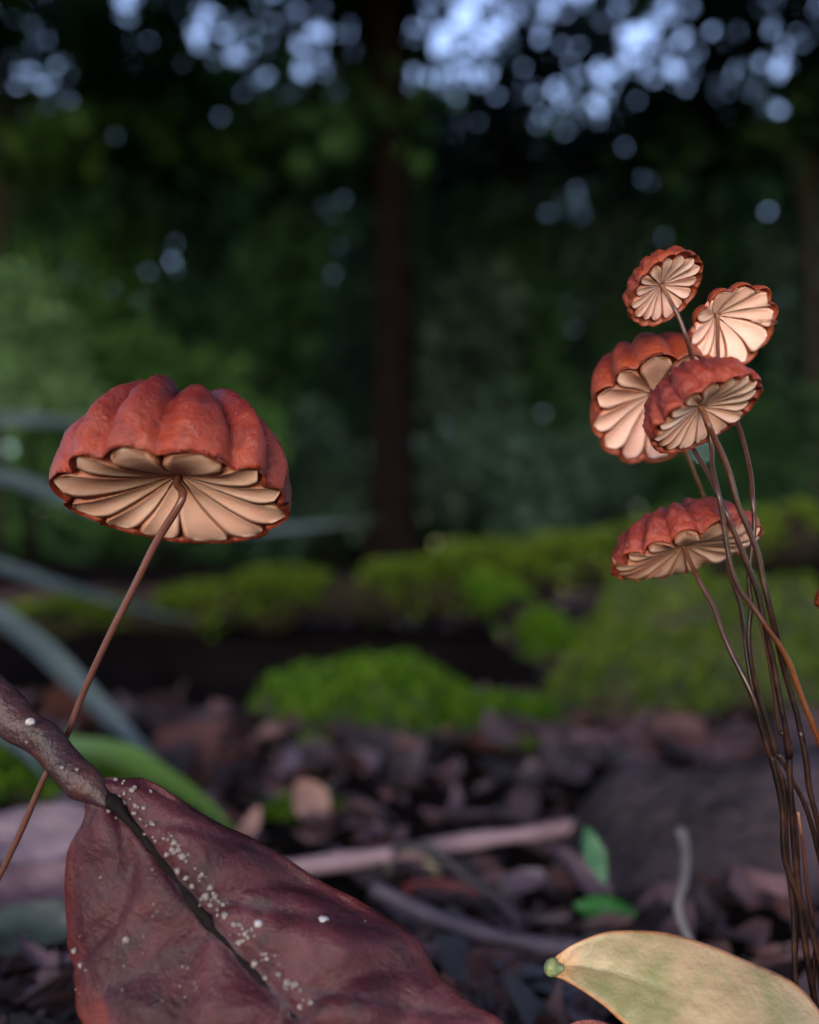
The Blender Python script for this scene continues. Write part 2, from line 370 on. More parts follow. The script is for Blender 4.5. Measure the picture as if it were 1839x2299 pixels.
# bare stalks in the bundle
def stalk(label, path, smat, r0, r1):
    pts = [P(*p) for p in path]; pts.append(Vector((pts[-1].x, pts[-1].y, .004))); root = empty('mushroom_stalk', pts[-1], label, 'stalk', 'bare stalks in the mushroom bundle')
    tube_obj('stem', pts, lambda t: .88 * NEAR * (r0 + (r1 - r0) * t), smat, root, root.location, 60, 8, .12, 260)
stalk('thin tan stalk without a visible cap, passing behind the lowest cap of the cluster', [z2(800, 1640, .0900), z2(890, 1860, .0915), z3(900, 220, .0935), z3(1000, 480, .0935), z3(1090, 790, .0900), z3(1150, 960, .085), z3(1180, 1150, .081), z3(1215, 1400, .0795), z3(1255, 1620, .079), z3(1320, 1850, .079), z3(1390, 2080, .079), z4(1500, 480, .079), z4(1515, 900, .079), z4(1560, 1300, .079), z4(1580, 1800, .079), z4(1700, 2250, .080)], STEMT, .00020, .00028)
stalk('black wiry stalk rising inside the bundle, without a cap', [z3(1275, 860, .0800), z3(1300, 1100, .0800), z3(1350, 1300, .0800), z3(1400, 1600, .0800), z3(1440, 1900, .0800), z4(1500, 150, .080), z4(1545, 500, .080), z4(1585, 900, .080), z4(1580, 1400, .080), z4(1565, 1790, .080), z4(1640, 2250, .080)], STEMT, .00014, .00030)
stalk('short dark stalk bending outwards at the foot of the bundle', [z4(1590, 640, .0795), z4(1625, 900, .0795), z4(1650, 1150, .0795), z4(1700, 1450, .0795), z4(1690, 1750, .0795), z4(1740, 2250, .080)], STEMD, .00014, .00024)

# ------------------------------------------------------------------ big dead leaf in front
def mat_deadleaf():
    n = N('dead_leaf_purple')
    c = n.ramp(n.noise(110, 5, .62, .5), [(.30, (.012, .0030, .0060)), (.5, (.044, .0120, .0175)), (.72, (.092, .030, .041))])
    c = n.mix(n.ramp(n.noise(75, 3, .6, .8), [(.56, (0, 0, 0)), (.70, (.8, .8, .8))]), c, (.12, .020, .011))
    c = n.mix(n.ramp(n.noise(480, 3), [(.60, (0, 0, 0)), (.68, (.75, .75, .75))]), c, (.020, .010, .014))
    e = n.attr('edge'); c = n.mix(n.ramp(e, [(.88, (0, 0, 0)), (1, (.5, .5, .5))]), c, (.075, .013, .010))
    v = n.attr('vein'); c = n.mix(n.math('MULTIPLY', v, .8), c, (.022, .014, .022))
    n.set(Base_Color=c, Roughness=n.ramp(n.noise(260, 4), [(.35, (.18, .18, .18)), (.65, (.45, .45, .45))]), Specular_IOR_Level=.16)
    n.bump(n.math('ADD', n.noise(1100, 6, .7), n.math('MULTIPLY', n.noise(330, 4, .6, .6), 1.6)), .0004, .6); return n.m
DL = mat_deadleaf()
def grid_leaf(name, mids, lefts, rights, mat, parent, nt=70, nv=18, bulge=.0012, thick=.00018, wav=.0008, nsc=160, veins=4, rib=.0003, single=False, crease=.0009):
    """leaf blade between two edge curves and a midrib curve (each a list of pixel x, y, depth)"""
    Mi = [Vector(P(*p)) for p in spline(mids, nt)]; Le = [Vector(P(*p)) for p in spline(lefts, nt)]; Ri = [Vector(P(*p)) for p in spline(rights, nt)]
    V, F, E, VN = [], [], [], []; cols = 2 * nv + 1
    toward = CROT @ Vector((0, 0, 1)); toward = (toward * .75 + Vector((0, 0, .6))).normalized()
    for lay in (0, 1):
        for i in range(nt):
            t = i / (nt - 1)
            for j in range(cols):
                v = (j - nv) / nv; e = Le[i] if v < 0 else Ri[i]; a = abs(v)
                p = Mi[i].lerp(e, a)
                ph = (t * veins - a * .8 + (0 if v < 0 else .37)) % 1.0; vd = min(ph, 1 - ph)
                ve = math.exp(-(vd / .055) ** 2) * (1 - a) ** .35 * min(1, a * 6)
                env = min(1, 4 * t * (1.02 - t) + .15)
                h = bulge * (math.sin(math.pi * min(1, a * .94 + .06)) if not single else .7 * (1 - a * a)) * env - rib * ve + .10 * bulge * math.cos((ph - .5) * 2 * math.pi) * math.sin(math.pi * a)
                h += wav * (1.3 * noise.noise(p * nsc * .45) + noise.noise(p * nsc) + .6 * noise.noise(p * nsc * 2.3)) * env
                cz = 1 - abs(noise.noise(p * 130 + Vector((3, 1, 2)))) * 4.2; h -= crease * max(0, cz) ** 2 * env
                mr = math.exp(-(a / .05) ** 2); h -= rib * 1.6 * mr
                if a > .9: h += wav * 1.2 * noise.noise(p * 330)
                V.append(p + toward * (h - lay * thick)); E.append(a); VN.append(min(1, max(ve * .75, mr)))
    o = nt * cols
    for i in range(nt - 1):
        for j in range(cols - 1):
            a = i * cols + j; F.append((a, a + cols, a + cols + 1, a + 1)); F.append((a + o, a + 1 + o, a + cols + 1 + o, a + cols + o))
    ring = [j for j in range(cols)] + [i * cols + cols - 1 for i in range(1, nt)] + [(nt - 1) * cols + j for j in range(cols - 2, -1, -1)] + [i * cols for i in range(nt - 2, 0, -1)]
    for a, b in zip(ring, ring[1:] + ring[:1]): F.append((a, b, b + o, a + o))
    me = mesh(name, V, F, attrs={'edge': E, 'vein': VN}, origin=parent.location)
    for f in me.polygons[-len(ring):]: f.use_smooth = False
    return link(name, me, mat, parent)
def s5(x, y, d): return (x / 2.464, 1500 + y / 2.464, d)
dl = empty('dead_leaf', P(620, 2480, .068), 'large purple-brown curled dead leaf with long stalk and beaded dark midrib', 'leaf')
mid = [s5(480, 640, .0765), s5(640, 760, .0755), s5(820, 980, .0745), s5(1000, 1210, .0735), s5(1190, 1450, .0725), s5(1400, 1690, .0715), s5(1650, 1950, .0700), s5(1900, 2230, .0690), s5(2150, 2520, .068)]
lef = [s5(470, 660, .0765), s5(450, 830, .0760), s5(370, 1010, .0755), s5(340, 1250, .0745), s5(345, 1480, .0735), s5(385, 1720, .072), s5(450, 1960, .070), s5(800, 2280, .069), s5(2140, 2525, .068)]
rig = [s5(490, 610, .0768), s5(760, 590, .0775), s5(1010, 740, .0775), s5(1400, 935, .0775), s5(1700, 1120, .0770), s5(1990, 1275, .0760), s5(2290, 1460, .0745), s5(2430, 1680, .0730), s5(2620, 1850, .0715), s5(2800, 1985, .0705), s5(2750, 2330, .069)]
dlb = grid_leaf('blade', mid, lef, rig, DL, dl)
PET = mat_simple('petiole_purple', (0.0132, 0.0048, 0.0081), (0.0360, 0.0150, 0.0198), 300, .45, .0004, 700, .3, c3=(0.0480, 0.0156, 0.0124))
tube_obj('petiole', [P(*s5(-420, -160, .080)), P(*s5(-150, 60, .0795)), P(*s5(60, 250, .0790)), P(*s5(270, 430, .0780)), P(*s5(430, 600, .0768)), P(*s5(520, 680, .0762)), P(*s5(600, 760, .0756))],
         lambda t: .00132 - .00015 * t - .0008 * max(0, t - .72) * 3.2, PET, dl, dl.location, 60, 16, .28, 420)
RIB = mat_simple('midrib_black', (.0018, .0011, .0015), (.006, .0035, .0045), 700, .8, .0003, 900, .1)
tow = (CROT @ Vector((0, 0, 1)))
tube_obj('midrib', [P(*p) - tow * .0001 for p in mid[:]], lambda t: .00040 * (1 - .4 * t), RIB, dl, dl.location, 110, 9, .8, 900)
# pale grains along the midrib and on the blade
def mat_bead(name, c, tr):
    n = N(name); n.set(Base_Color=n.ramp(n.noise(1500, 3), [(.3, tuple(x * .6 for x in c)), (.7, c)]), Roughness=.22, Specular_IOR_Level=.6, Transmission_Weight=tr, Coat_Weight=.4)
    n.bump(n.noise(3000, 3), .0001, .6); return n.m
BEAD = mat_bead('pale_grain', (.34, .27, .27), .45); BEADW = mat_bead('white_grain', (.50, .45, .50), .2)
def bead_mesh(nm, m, seed):
    bm = bmesh.new(); bmesh.ops.create_icosphere(bm, subdivisions=2, radius=1)
    for v in bm.verts: v.co *= 1 + .6 * noise.noise(v.co * 1.9 + Vector((seed, 0, 0)))
    me = bpy.data.meshes.new(nm); bm.to_mesh(me); bm.free(); me.polygons.foreach_set('use_smooth', [True] * len(me.polygons)); me.materials.append(m); return me
bms = [bead_mesh('grain', BEAD, i) for i in range(3)]; bmw = bead_mesh('grain', BEADW, 9)
bv = np.array([tuple(v.co + dl.location) for v in dlb.data.vertices])[:len(dlb.data.vertices) // 2]
bc = (bv - np.array(CAM)) @ np.array(CROT); bpx = bc[:, 0] / -bc[:, 2] * FPX + W / 2; bpy_ = -bc[:, 1] / -bc[:, 2] * FPX + H / 2
def on_leaf(x, y, r):
    """point on the blade (or stalk) seen at x, y of the detail view, and the grain's radius"""
    px, py, _ = s5(x, y, 1); k = int(np.argmin((bpx - px) ** 2 + (bpy_ - py) ** 2)); d = -bc[k, 2]; rr = r / 2.464 / FPX * d
    if y < 600: d = (.0790 - (x + y) / 1000 * .002) * NEAR - .0013
    return P(px, py, 1) * 0 + CAM + CROT @ Vector(((px - W / 2) / FPX * d, -(py - H / 2) / FPX * d, -d + rr * .35)), rr
bl = [(745, 660, 26), (690, 750, 22), (745, 800, 22), (800, 770, 20), (735, 855, 22), (800, 920, 28), (850, 870, 20), (860, 955, 24), (925, 1030, 30), (965, 965, 22), (1010, 1040, 26), (985, 1120, 28), (1030, 1160, 28), (1065, 1205, 24), (1140, 1260, 30), (1100, 1310, 28), (1165, 1310, 22), (1205, 1365, 26), (1275, 1475, 22), (1325, 1515, 26), (1410, 1630, 26), (1540, 1690, 34), (1470, 1710, 20), (1660, 1870, 30), (560, 610, 18), (640, 620, 20), (680, 640, 18), (835, 680, 16), (600, 790, 18), (640, 830, 18), (150, 410, 20), (345, 550, 20), (430, 560, 18), (700, 1500, 24), (1010, 1650, 22), (415, 1560, 26), (600, 1800, 20), (450, 1640, 20), (1080, 1740, 16), (2020, 1400 + 0, 14)]
gr_ = random.Random(4)
for _ in range(95):
    u = gr_.random(); bl.append((620 + u * 1060 + gr_.gauss(35, 22), 640 + u * 1240 + gr_.gauss(0, 18), gr_.uniform(9, 24)))
for _ in range(26): bl.append((gr_.uniform(420, 1100), gr_.uniform(1100, 1900), gr_.uniform(7, 13)))
for i, (x, y, r) in enumerate(bl):
    o = link('grain', bms[i % 3], None, dl); q, sr = on_leaf(x, y, r * gr_.uniform(.4, .85)); o.location = q - dl.location
    o.scale = (sr, sr, sr * random.uniform(.7, 1.1)); o.rotation_euler = (random.uniform(0, 6), random.uniform(0, 6), 0)
for x, y, r in ((1430, 1410, 22), (170, 295, 24), (1790, 1395, 30)):
    o = link('grain', bmw, None, dl); q, sr = on_leaf(x, y, r); o.location = q - dl.location; o.scale = (sr, sr, sr)

# ------------------------------------------------------------------ yellow leaf
def mat_yellow():
    n = N('yellow_leaf'); e = n.attr('edge'); t = n.attr('along')
    c = n.ramp(n.noise(90, 4, .6), [(.3, (.20, .140, .080)), (.7, (.29, .205, .125))])
    c = n.mix(n.ramp(n.noise(120, 4, .6, .4), [(.46, (0, 0, 0)), (.62, (.85, .85, .85))]), c, (.11, .125, .045))
    c = n.mix(n.ramp(t, [(.03, (.75, .75, .75)), (.22, (0, 0, 0))]), c, (.40, .19, .10))
    c = n.mix(n.ramp(e, [(.90, (0, 0, 0)), (1, (.8, .8, .8))]), c, (.30, .09, .03))
    c = n.mix(n.ramp(n.noise(400, 2), [(.74, (0, 0, 0)), (.79, (.7, .7, .7))]), c, (.26, .09, .03))
    c = n.mix(n.ramp(t, [(.0, (.9, .9, .9)), (.03, (0, 0, 0))]), c, (.16, .24, .08))
    n.set(Base_Color=c, Roughness=.5, Specular_IOR_Level=.4, Subsurface_Weight=.2, Subsurface_Scale=.001)
    n.bump(n.math('ADD', n.noise(900, 4), n.noise(260, 3)), .0003, .7); return n.m
YL = mat_yellow()
yl = empty('yellow_leaf', P(1700, 2600, .074), 'fallen yellow-green leaf with orange margin lying below the mushroom cluster', 'leaf')
umid = [z4(5, 1640, .0785), z4(160, 1640, .078), z4(420, 1700, .077), z4(720, 1810, .0755), z4(1050, 1960, .074), z4(1450, 2180, .0725), z4(2000, 2520, .071)]
uup = [z4(0, 1590, .0785), z4(150, 1490, .0785), z4(400, 1412, .0790), z4(760, 1425, .0790), z4(1150, 1560, .0785), z4(1650, 1830, .0775), z4(2020, 2500, .071)]
ulo = [z4(0, 1690, .0780), z4(120, 1740, .0765), z4(330, 1880, .0745), z4(500, 2030, .0730), z4(800, 2250, .071), z4(1300, 2500, .0700), z4(1990, 2560, .0700)]
yb = grid_leaf('blade', umid, ulo, uup, YL, yl, nt=50, nv=14, bulge=.0007, wav=.00018, nsc=140, veins=9, rib=.00002, single=True, crease=0)
a = yb.data.attributes.new('along', 'FLOAT', 'POINT'); cc = 29; a.data.foreach_set('value', [((i // cc) % 50) / 49 for i in range(len(yb.data.vertices))])
TIP = mat_simple('leaf_tip_green', (0.0600, 0.1054, 0.0560), (0.1920, 0.1860, 0.0640), 700, .5, .0003, 900)
tube_obj('leaf_stub', [P(*z4(-40, 1620, .0782)), P(*z4(-10, 1635, .0780)), P(*z4(30, 1650, .0778)), P(*z4(75, 1650, .0776))], lambda t: .00018 + .00046 * math.sin(min(3.0, t * 3.1 + .25)), TIP, yl, yl.location, 16, 12, .2, 600)
RED = mat_simple('red_leaf', (.075, .008, .007), (.13, .018, .012), 200, .45, .0004, 500)

# ------------------------------------------------------------------ litter: sticks, leaves, moss
def stick(label, pts, r, mat, cat='twig', name='twig', rough=.3, ns=150, n=30, seg=10, group=None):
    o = tube_obj(name, [P(*(p[0] * K, p[1] * K, p[2])) for p in pts], r if callable(r) else (lambda t: r * (1 - .25 * t)), mat, None, Q(*pts[0]), n, seg, rough, ns)
    return tag(o, label, cat, group)
PINK = mat_simple('stick_pink', (0.1368, 0.0810, 0.0935), (0.2508, 0.1566, 0.1767), 90, .65, .001, 220)
GREYS = mat_simple('stick_grey', (0.0347, 0.0232, 0.0342), (0.0693, 0.0475, 0.0655), 90, .6, .001, 220)
BLK = mat_simple('stick_black', (.008, .006, .008), (.022, .017, .022), 90, .6, .001, 220)
LOGM = mat_simple('log_purple', (.0055, .0032, .0050), (.024, .0150, .022), 60, .6, .006, 130, .2, c3=(.050, .034, .048))
stick('long pale pink bare stick lying across the leaf litter', [(560, 1838, .128), (760, 1808, .132), (980, 1774, .138), (1180, 1746, .145), (1330, 1722, .152)], .0015, PINK)
stick('smooth purple-grey twig slanting down from the dead leaf towards the yellow leaf', [(790, 1870, .120), (900, 1925, .114), (1020, 1965, .108), (1140, 1990, .103), (1260, 2000, .100)], .00125, GREYS)
stick('black twig bent into an arch over a cream leaf scrap', [(740, 1900, .136), (790, 1830, .134), (860, 1782, .132), (920, 1800, .130), (1000, 1860, .127), (1090, 1930, .124)], .0008, BLK)
stick('thin pale dried stem hanging in a kink before the dark log', [(1432, 1748, .112), (1443, 1790, .108), (1440, 1850, .104), (1428, 1910, .101), (1445, 1965, .099), (1470, 2030, .097)], .00062, mat_simple('dry_stem', (.07, .057, .062), (.13, .11, .12), 200, .6, .0005, 500), 'dried stem', 'dried_stem')
lg = stick('dark purple-brown rotting log lying behind the mushroom stalks', [(1200, 1960, .146), (1330, 1915, .144), (1480, 1885, .141), (1650, 1868, .139), (1850, 1855, .138), (2150, 1840, .136)], lambda t: .0190 * (.62 + .38 * min(1, t * 3.2)) , LOGM, 'log', 'rotting_log', .35, 55, 50, 40)

def leaf_mesh(nm, L, Wd, curl, fold, mat, seed, nu=9, nv=5):
    rnd = random.Random(seed); V, F = [], []; bend = rnd.uniform(-.35, .35); tw = rnd.uniform(-.8, .8)
    for lay in (0, 1):
        for i in range(nu):
            u = i / (nu - 1); w = Wd * .5 * (math.sin(math.pi * min(1, u * .97 + .015)) ** .75) * (1 - .25 * u)
            for j in range(nv):
                v = 2 * j / (nv - 1) - 1
                x = (u - .5) * L; y = w * v + bend * L * (u - .5) ** 2
                z = curl * L * (u - .5) ** 2 * 2 + fold * abs(w * v) + tw * w * v * (u - .5) + .06 * L * noise.noise((u * 3, v * 1.5, seed))
                V.append((x, y, z - lay * .0003))
    o = nu * nv
    for i in range(nu - 1):
        for j in range(nv - 1):
            a = i * nv + j; F.append((a, a + nv, a + nv + 1, a + 1)); F.append((a + o, a + 1 + o, a + nv + 1 + o, a + nv + o))
    me = mesh(nm, V, F); me.materials.append(mat); return me
def flakes(p, size, rnd):
    """flat ragged scraps lying nearly level"""
    n = len(p); th = np.linspace(0, 2 * np.pi, 7)[:6][None] + rnd.uniform(0, 6.28, (n, 1)) + rnd.normal(0, .25, (n, 6)); r = size * rnd.uniform(.4, 1.5, (n, 1)) * rnd.uniform(.5, 1.2, (n, 6))
    a = rnd.uniform(0, 6.28, (n, 1)); el = rnd.uniform(.35, .9, (n, 1)); x, y = r * np.cos(th), r * np.sin(th) * el
    x, y = x * np.cos(a) - y * np.sin(a), x * np.sin(a) + y * np.cos(a); z = x * rnd.normal(0, .35, (n, 1)) + y * rnd.normal(0, .35, (n, 1)) + size * rnd.normal(0, .12, (n, 6))
    return npmesh('flakes', (p[:, None] + np.stack([x, y, z], 2)).reshape(-1, 3), np.arange(n * 6).reshape(-1, 6))
def blades(p, n, size, rnd, wid=.28):
    N_ = len(p); d = n + rnd.normal(0, .55, (N_, 3)); d /= np.linalg.norm(d, axis=1)[:, None]
    s = np.cross(d, rnd.normal(size=(N_, 3))); s /= np.linalg.norm(s, axis=1)[:, None]
    L = size * rnd.uniform(.5, 1.4, (N_, 1)); w = L * wid
    q = np.stack([p - d * L * .1, p + d * L * .45 + s * w, p + d * L, p + d * L * .45 - s * w], 1).reshape(-1, 3)
    return npmesh('blades', q, np.arange(N_ * 4).reshape(-1, 4))
LIT = [('mauve', mat_simple('litter_mauve', (0.0546, 0.0284, 0.0410), (0.1199, 0.0675, 0.0863), 110, .55, .001, 300)),
       ('grey', mat_simple('litter_grey', (0.0767, 0.0533, 0.0724), (0.1639, 0.1146, 0.1499), 110, .5, .001, 300)),
       ('rust brown', mat_simple('litter_rust', (0.0546, 0.0142, 0.0113), (0.1199, 0.0347, 0.0252), 110, .55, .001, 300)),
       ('tan', mat_simple('litter_tan', (0.1199, 0.0574, 0.0498), (0.2080, 0.1061, 0.0907), 110, .6, .001, 300)),
       ('dark plum', mat_simple('litter_plum', (0.0167, 0.0074, 0.0120), (0.0410, 0.0199, 0.0284), 110, .5, .001, 300)),
       ('pinkish', mat_simple('litter_pink', (0.1093, 0.0488, 0.0542), (0.1746, 0.0857, 0.0951), 110, .55, .001, 300))]
protos = [[leaf_mesh('litter_leaf', .016 + .004 * s, .007 + .002 * (s % 3), random.uniform(-.25, .5), random.uniform(-.1, .5), m, s * 7 + i) for s in range(4)] for i, (nm, m) in enumerate(LIT)]
placed = 0; wts = [5, 2.5, 3, 2, 4, 2.5]
while placed < 290:
    y = .10 + .75 * random.random() ** 1.7; x = random.uniform(-1, 1) * (.06 + y * .53)
    if y < .22 and random.random() < .25: continue
    if -.26 < x < .06 and .33 < y < .62: continue
    i = random.choices(range(6), wts)[0]; o = link('litter_leaf', protos[i][random.randrange(4)])
    s = random.uniform(.3, .68) * (1 if y < .4 else 1.4); o.scale = (s, s, s)
    o.location = (x, y, terrain_z(x, y) + .001 + .004 * random.random() * s); o.rotation_euler = (random.gauss(0, .35), random.gauss(0, .35), random.uniform(0, 6.28))
    tag(o, 'small fallen %s leaf lying loose among the forest floor litter' % LIT[i][0], 'leaf', 'small %s leaves of the litter' % LIT[i][0]); placed += 1
# crumbled litter between them, past counting
cr = np.random.default_rng(3); nC = 7000
cy_ = .09 + 1.6 * cr.random(nC) ** 2.0; cx_ = cr.uniform(-1, 1, nC) * (.07 + cy_ * .55)
keep = ~((cx_ > -.26) & (cx_ < .06) & (cy_ > .33) & (cy_ < .62)); cx_, cy_ = cx_[keep], cy_[keep]
cp = np.array([(x, y, terrain_z(x, y) + .0012) for x, y in zip(cx_, cy_)])
def mat_crumb():
    n = N('crumbled_litter'); g = n.n('NewGeometry')
    n.set(Base_Color=n.ramp(g.outputs['Random Per Island'], [(0, (0.0138, 0.0067, 0.0086)), (.25, (0.0345, 0.0170, 0.0216)), (.5, (0.0586, 0.0284, 0.0356)), (.70, (0.0517, 0.0165, 0.0140)), (.80, (0.0759, 0.0341, 0.0324)), (.93, (0.0966, 0.0593, 0.0783))], 'CONSTANT'), Roughness=.6); return n.m
tag(link('crumbled_litter', flakes(cp, np.where(cp[:, 1:2] < .2, .0042, .0085), cr), mat_crumb()), 'crumbled brown and mauve leaf litter covering the soil', 'litter', None, 'stuff')
# special pieces of litter
def lone_leaf(label, x, y, d, L, Wd, mat, rot, curl=.2, fold=.2, seed=1, name='fallen_leaf'):
    o = link(name, leaf_mesh(name, L, Wd, curl, fold, mat, seed, 14, 7)); o.location = Q(x, y, d); o.rotation_euler = rot
    return tag(o, label, 'leaf')
lone_leaf('cream leaf scrap beneath the arched black twig', 860, 1838, .140, .0105, .0075, mat_simple('scrap_cream', (0.2925, 0.2210, 0.1235), (0.4030, 0.3250, 0.2145), 150, .55, .0005, 300), (R(50), 0, R(5)), .1, .2, 3)
lone_leaf('blood-red leaf piece under the cream scrap', 930, 1890, .132, .012, .006, RED, (R(40), 0, R(-10)), .2, .2, 5)
lone_leaf('broad slate-grey leaf lying between the dead leaf and the yellow leaf', 1080, 2150, .097, .030, .016, mat_simple('leaf_slate', (0.0423, 0.0442, 0.0650), (0.0715, 0.0715, 0.0975), 60, .5, .0005, 300), (R(28), 0, R(-14)), -.05, .05, 8)
lone_leaf('crimson leaf tip sticking out under the yellow leaf', 1275, 2195, .0735, .005, .0024, RED, (R(60), 0, R(-40)), .1, .2, 5)
GRN = mat_simple('fresh_green', (.015, .08, .010), (.03, .14, .018), 200, .4, .0003, 500)
GRN2 = mat_simple('teal_green', (.02, .065, .035), (.03, .10, .05), 200, .45, .0003, 500)
lone_leaf('tiny bright green leaf low beside the dark log', 1275, 1915, .122, .0085, .0042, GRN, (R(40), 0, R(-18)), .1, .2, 11, 'seedling_leaf')
lone_leaf('small blue-green leaf hanging above the bright green one', 1252, 1800, .116, .0080, .0032, GRN2, (R(80), R(70), 0), .1, .2, 12, 'seedling_leaf')
lone_leaf('tan leaf scrap resting on the small moss tuft', 655, 1690, .165, .010, .008, LIT[3][1], (R(60), R(60), 0), .2, .2, 14)
lone_leaf('pale lilac leaf lying below the bright green moss hump', 775, 1560, .235, .014, .008, LIT[1][1], (R(40), 0, R(5)), .1, .1, 15)
lone_leaf('lilac dead leaf under the petiole of the big leaf', 85, 1760, .125, .020, .012, LIT[1][1], (R(35), 0, R(20)), .2, .2, 16)
lone_leaf('pale mauve leaf beside the dead leaf stalk foot', 60, 1880, .115, .024, .010, LIT[0][1], (R(25), 0, R(12)), .2, .2, 17)
lone_leaf('dull green-grey leaf beside the big dead leaf', 60, 1960, .105, .016, .008, mat_simple('leaf_dull', (0.0228, 0.0292, 0.0273), (0.0423, 0.0520, 0.0488), 80, .5, .0005, 300), (R(30), 0, R(30)), .2, .2, 18)
lone_leaf('pinkish brown leaf low under the big dead leaf', 80, 2130, .097, .014, .008, LIT[5][1], (R(30), 0, R(-5)), .2, .2, 19)

def moss(name, label, c, rad, mat, nblade, seed, blade=.0030, bed=MOSSB, sq=2.0):
    """moss cushion: lumpy bed plus small moss leaves standing out of it"""
    base = Vector(c); root = empty(name, base, label, 'moss'); V, F = [], []; nu, nv = 40, 16
    def surf(th, f):
        x, y = math.cos(th) * math.sin(f), math.sin(th) * math.sin(f)
        k = 1 + .32 * noise.noise((x * 1.7 + seed, y * 1.7, 2)) + .14 * noise.noise((x * 5 + seed, y * 5, 5))
        return Vector((rad[0] * x * k, rad[1] * y * k, rad[2] * math.cos(f) * k - .004))
    for i in range(nv + 1):
        for j in range(nu): V.append(surf(2 * math.pi * j / nu, max(.01, i / nv * 1.75)))
    for i in range(nv):
        for j in range(nu): F.append((i * nu + j, (i + 1) * nu + j, (i + 1) * nu + (j + 1) % nu, i * nu + (j + 1) % nu))
    link('moss_bed', mesh('moss_bed', V, F), bed, root)
    rnd = np.random.default_rng(seed); pts, nor = [], []
    for _ in range(nblade):
        th, f = rnd.uniform(0, 6.283), math.acos(rnd.uniform(-.05, 1)); p = surf(th, f)
        pts.append(p); nor.append(Vector((p.x / rad[0] ** 2, p.y / rad[1] ** 2, max(.1, p.z) / rad[2] ** 2 if p.z > 0 else .1)).normalized())
    link('moss_leaves', blades(np.array(pts), np.array(nor), blade, rnd), mat, root)['kind'] = 'stuff'
    return root
moss('moss_cushion', 'bright green moss hump in the middle of the forest floor', (Q(770, 1545, .27) * 1), (.034, .022, .024), MOSS, 5200, 3)
moss('moss_cushion', 'low flat strip of green moss running on from the bright hump', (Q(1010, 1520, .27) * 1), (.030, .014, .010), MOSS, 3200, 5)
moss('moss_cushion', 'large olive green moss mound behind the mushroom stalks', (Q(1490, 1570, .30) * 1), (.058, .035, .060), MOSSY, 11000, 9)
moss('moss_cushion', 'yellow-green moss at the end of the large mound beyond the stalks', (Q(1740, 1560, .36) * 1), (.045, .03, .055), MOSSY, 5000, 12)
moss('moss_cushion', 'small moss tuft under the tan leaf scrap', (Q(640, 1735, .172) * 1), (.010, .008, .009), MOSS, 1600, 15, .002)
moss('moss_cushion', 'upright little moss clump below the bright hump', (Q(660, 1620, .22) * 1), (.008, .008, .010), MOSS, 1200, 17, .002)
moss('moss_cushion', 'green moss patch peeping out under the big dead leaf stalk', (Q(60, 1650, .19) * 1), (.026, .014, .012), MOSS, 2600, 19)
moss('moss_cushion', 'low moss crust between the litter and the large mound', (Q(1150, 1585, .235) * 1), (.028, .010, .0055), MOSSY, 2200, 21, .002)

# mossy fallen log and its branch
SHADEB = mat_simple('log_bark_shade', (.004, .003, .002), (.012, .009, .006), 60, .9, .003, 150, .1)  # near-black bark: the shadow under the log is put into its colour
def mossy_log(label, pts, r, nm, seed, sizes=.004, mat=MOSSY, cover=.35, bare=0):
    path = [Vector(p) for p in spline([Q(*p) for p in pts], 50)]; root = empty('mossy_log', path[0], label, 'log')
    V, F, T = tube(path, r, 24, .5, 32); link('bark', mesh('bark', V, F, origin=root.location), SHADEB, root)
    rnd = np.random.default_rng(seed); pp, nn = [], []
    for _ in range(nm):
        i = rnd.integers(0, 49); p = path[i].lerp(path[i + 1], rnd.random()); d = (path[i + 1] - path[i]).normalized()
        th = rnd.normal(0, .75); up = (Vector((0, 0, 1)) - d * d.z).normalized(); sd_ = d.cross(up); n = up * math.cos(th) + sd_ * math.sin(th)
        if bare and rnd.random() < bare * (1 - i / 49 * 2.2): continue
        if noise.noise(p * 26 + Vector((seed, 0, 0))) < cover - .5: continue
        pp.append(p + n * r(i / 49) * 1.03 - root.location); nn.append(n)
    link('moss_leaves', blades(np.array(pp), np.array(nn), sizes, rnd), mat, root)['kind'] = 'stuff'
mossy_log('fallen mossy log lying across the clearing behind the moss humps', [(-150, 1345, .60), (150, 1312, .58), (420, 1292, .57), (640, 1262, .56), (880, 1250, .55), (1100, 1205, .57), (1350, 1180, .60), (1700, 1130, .66)], lambda t: .0095 + .011 * t + .003 * math.sin(t * 23) + .002 * math.sin(t * 51 + 1), 17000, 4, .007, cover=.22, bare=1.0)
mossy_log('mossy branch dropping from the fallen log to the large moss mound', [(1010, 1255, .53), (1080, 1290, .50), (1150, 1350, .46), (1230, 1440, .42), (1330, 1530, .38)], lambda t: .0115 - .002 * t, 7000, 6, .005, mat=MOSS, cover=.1)
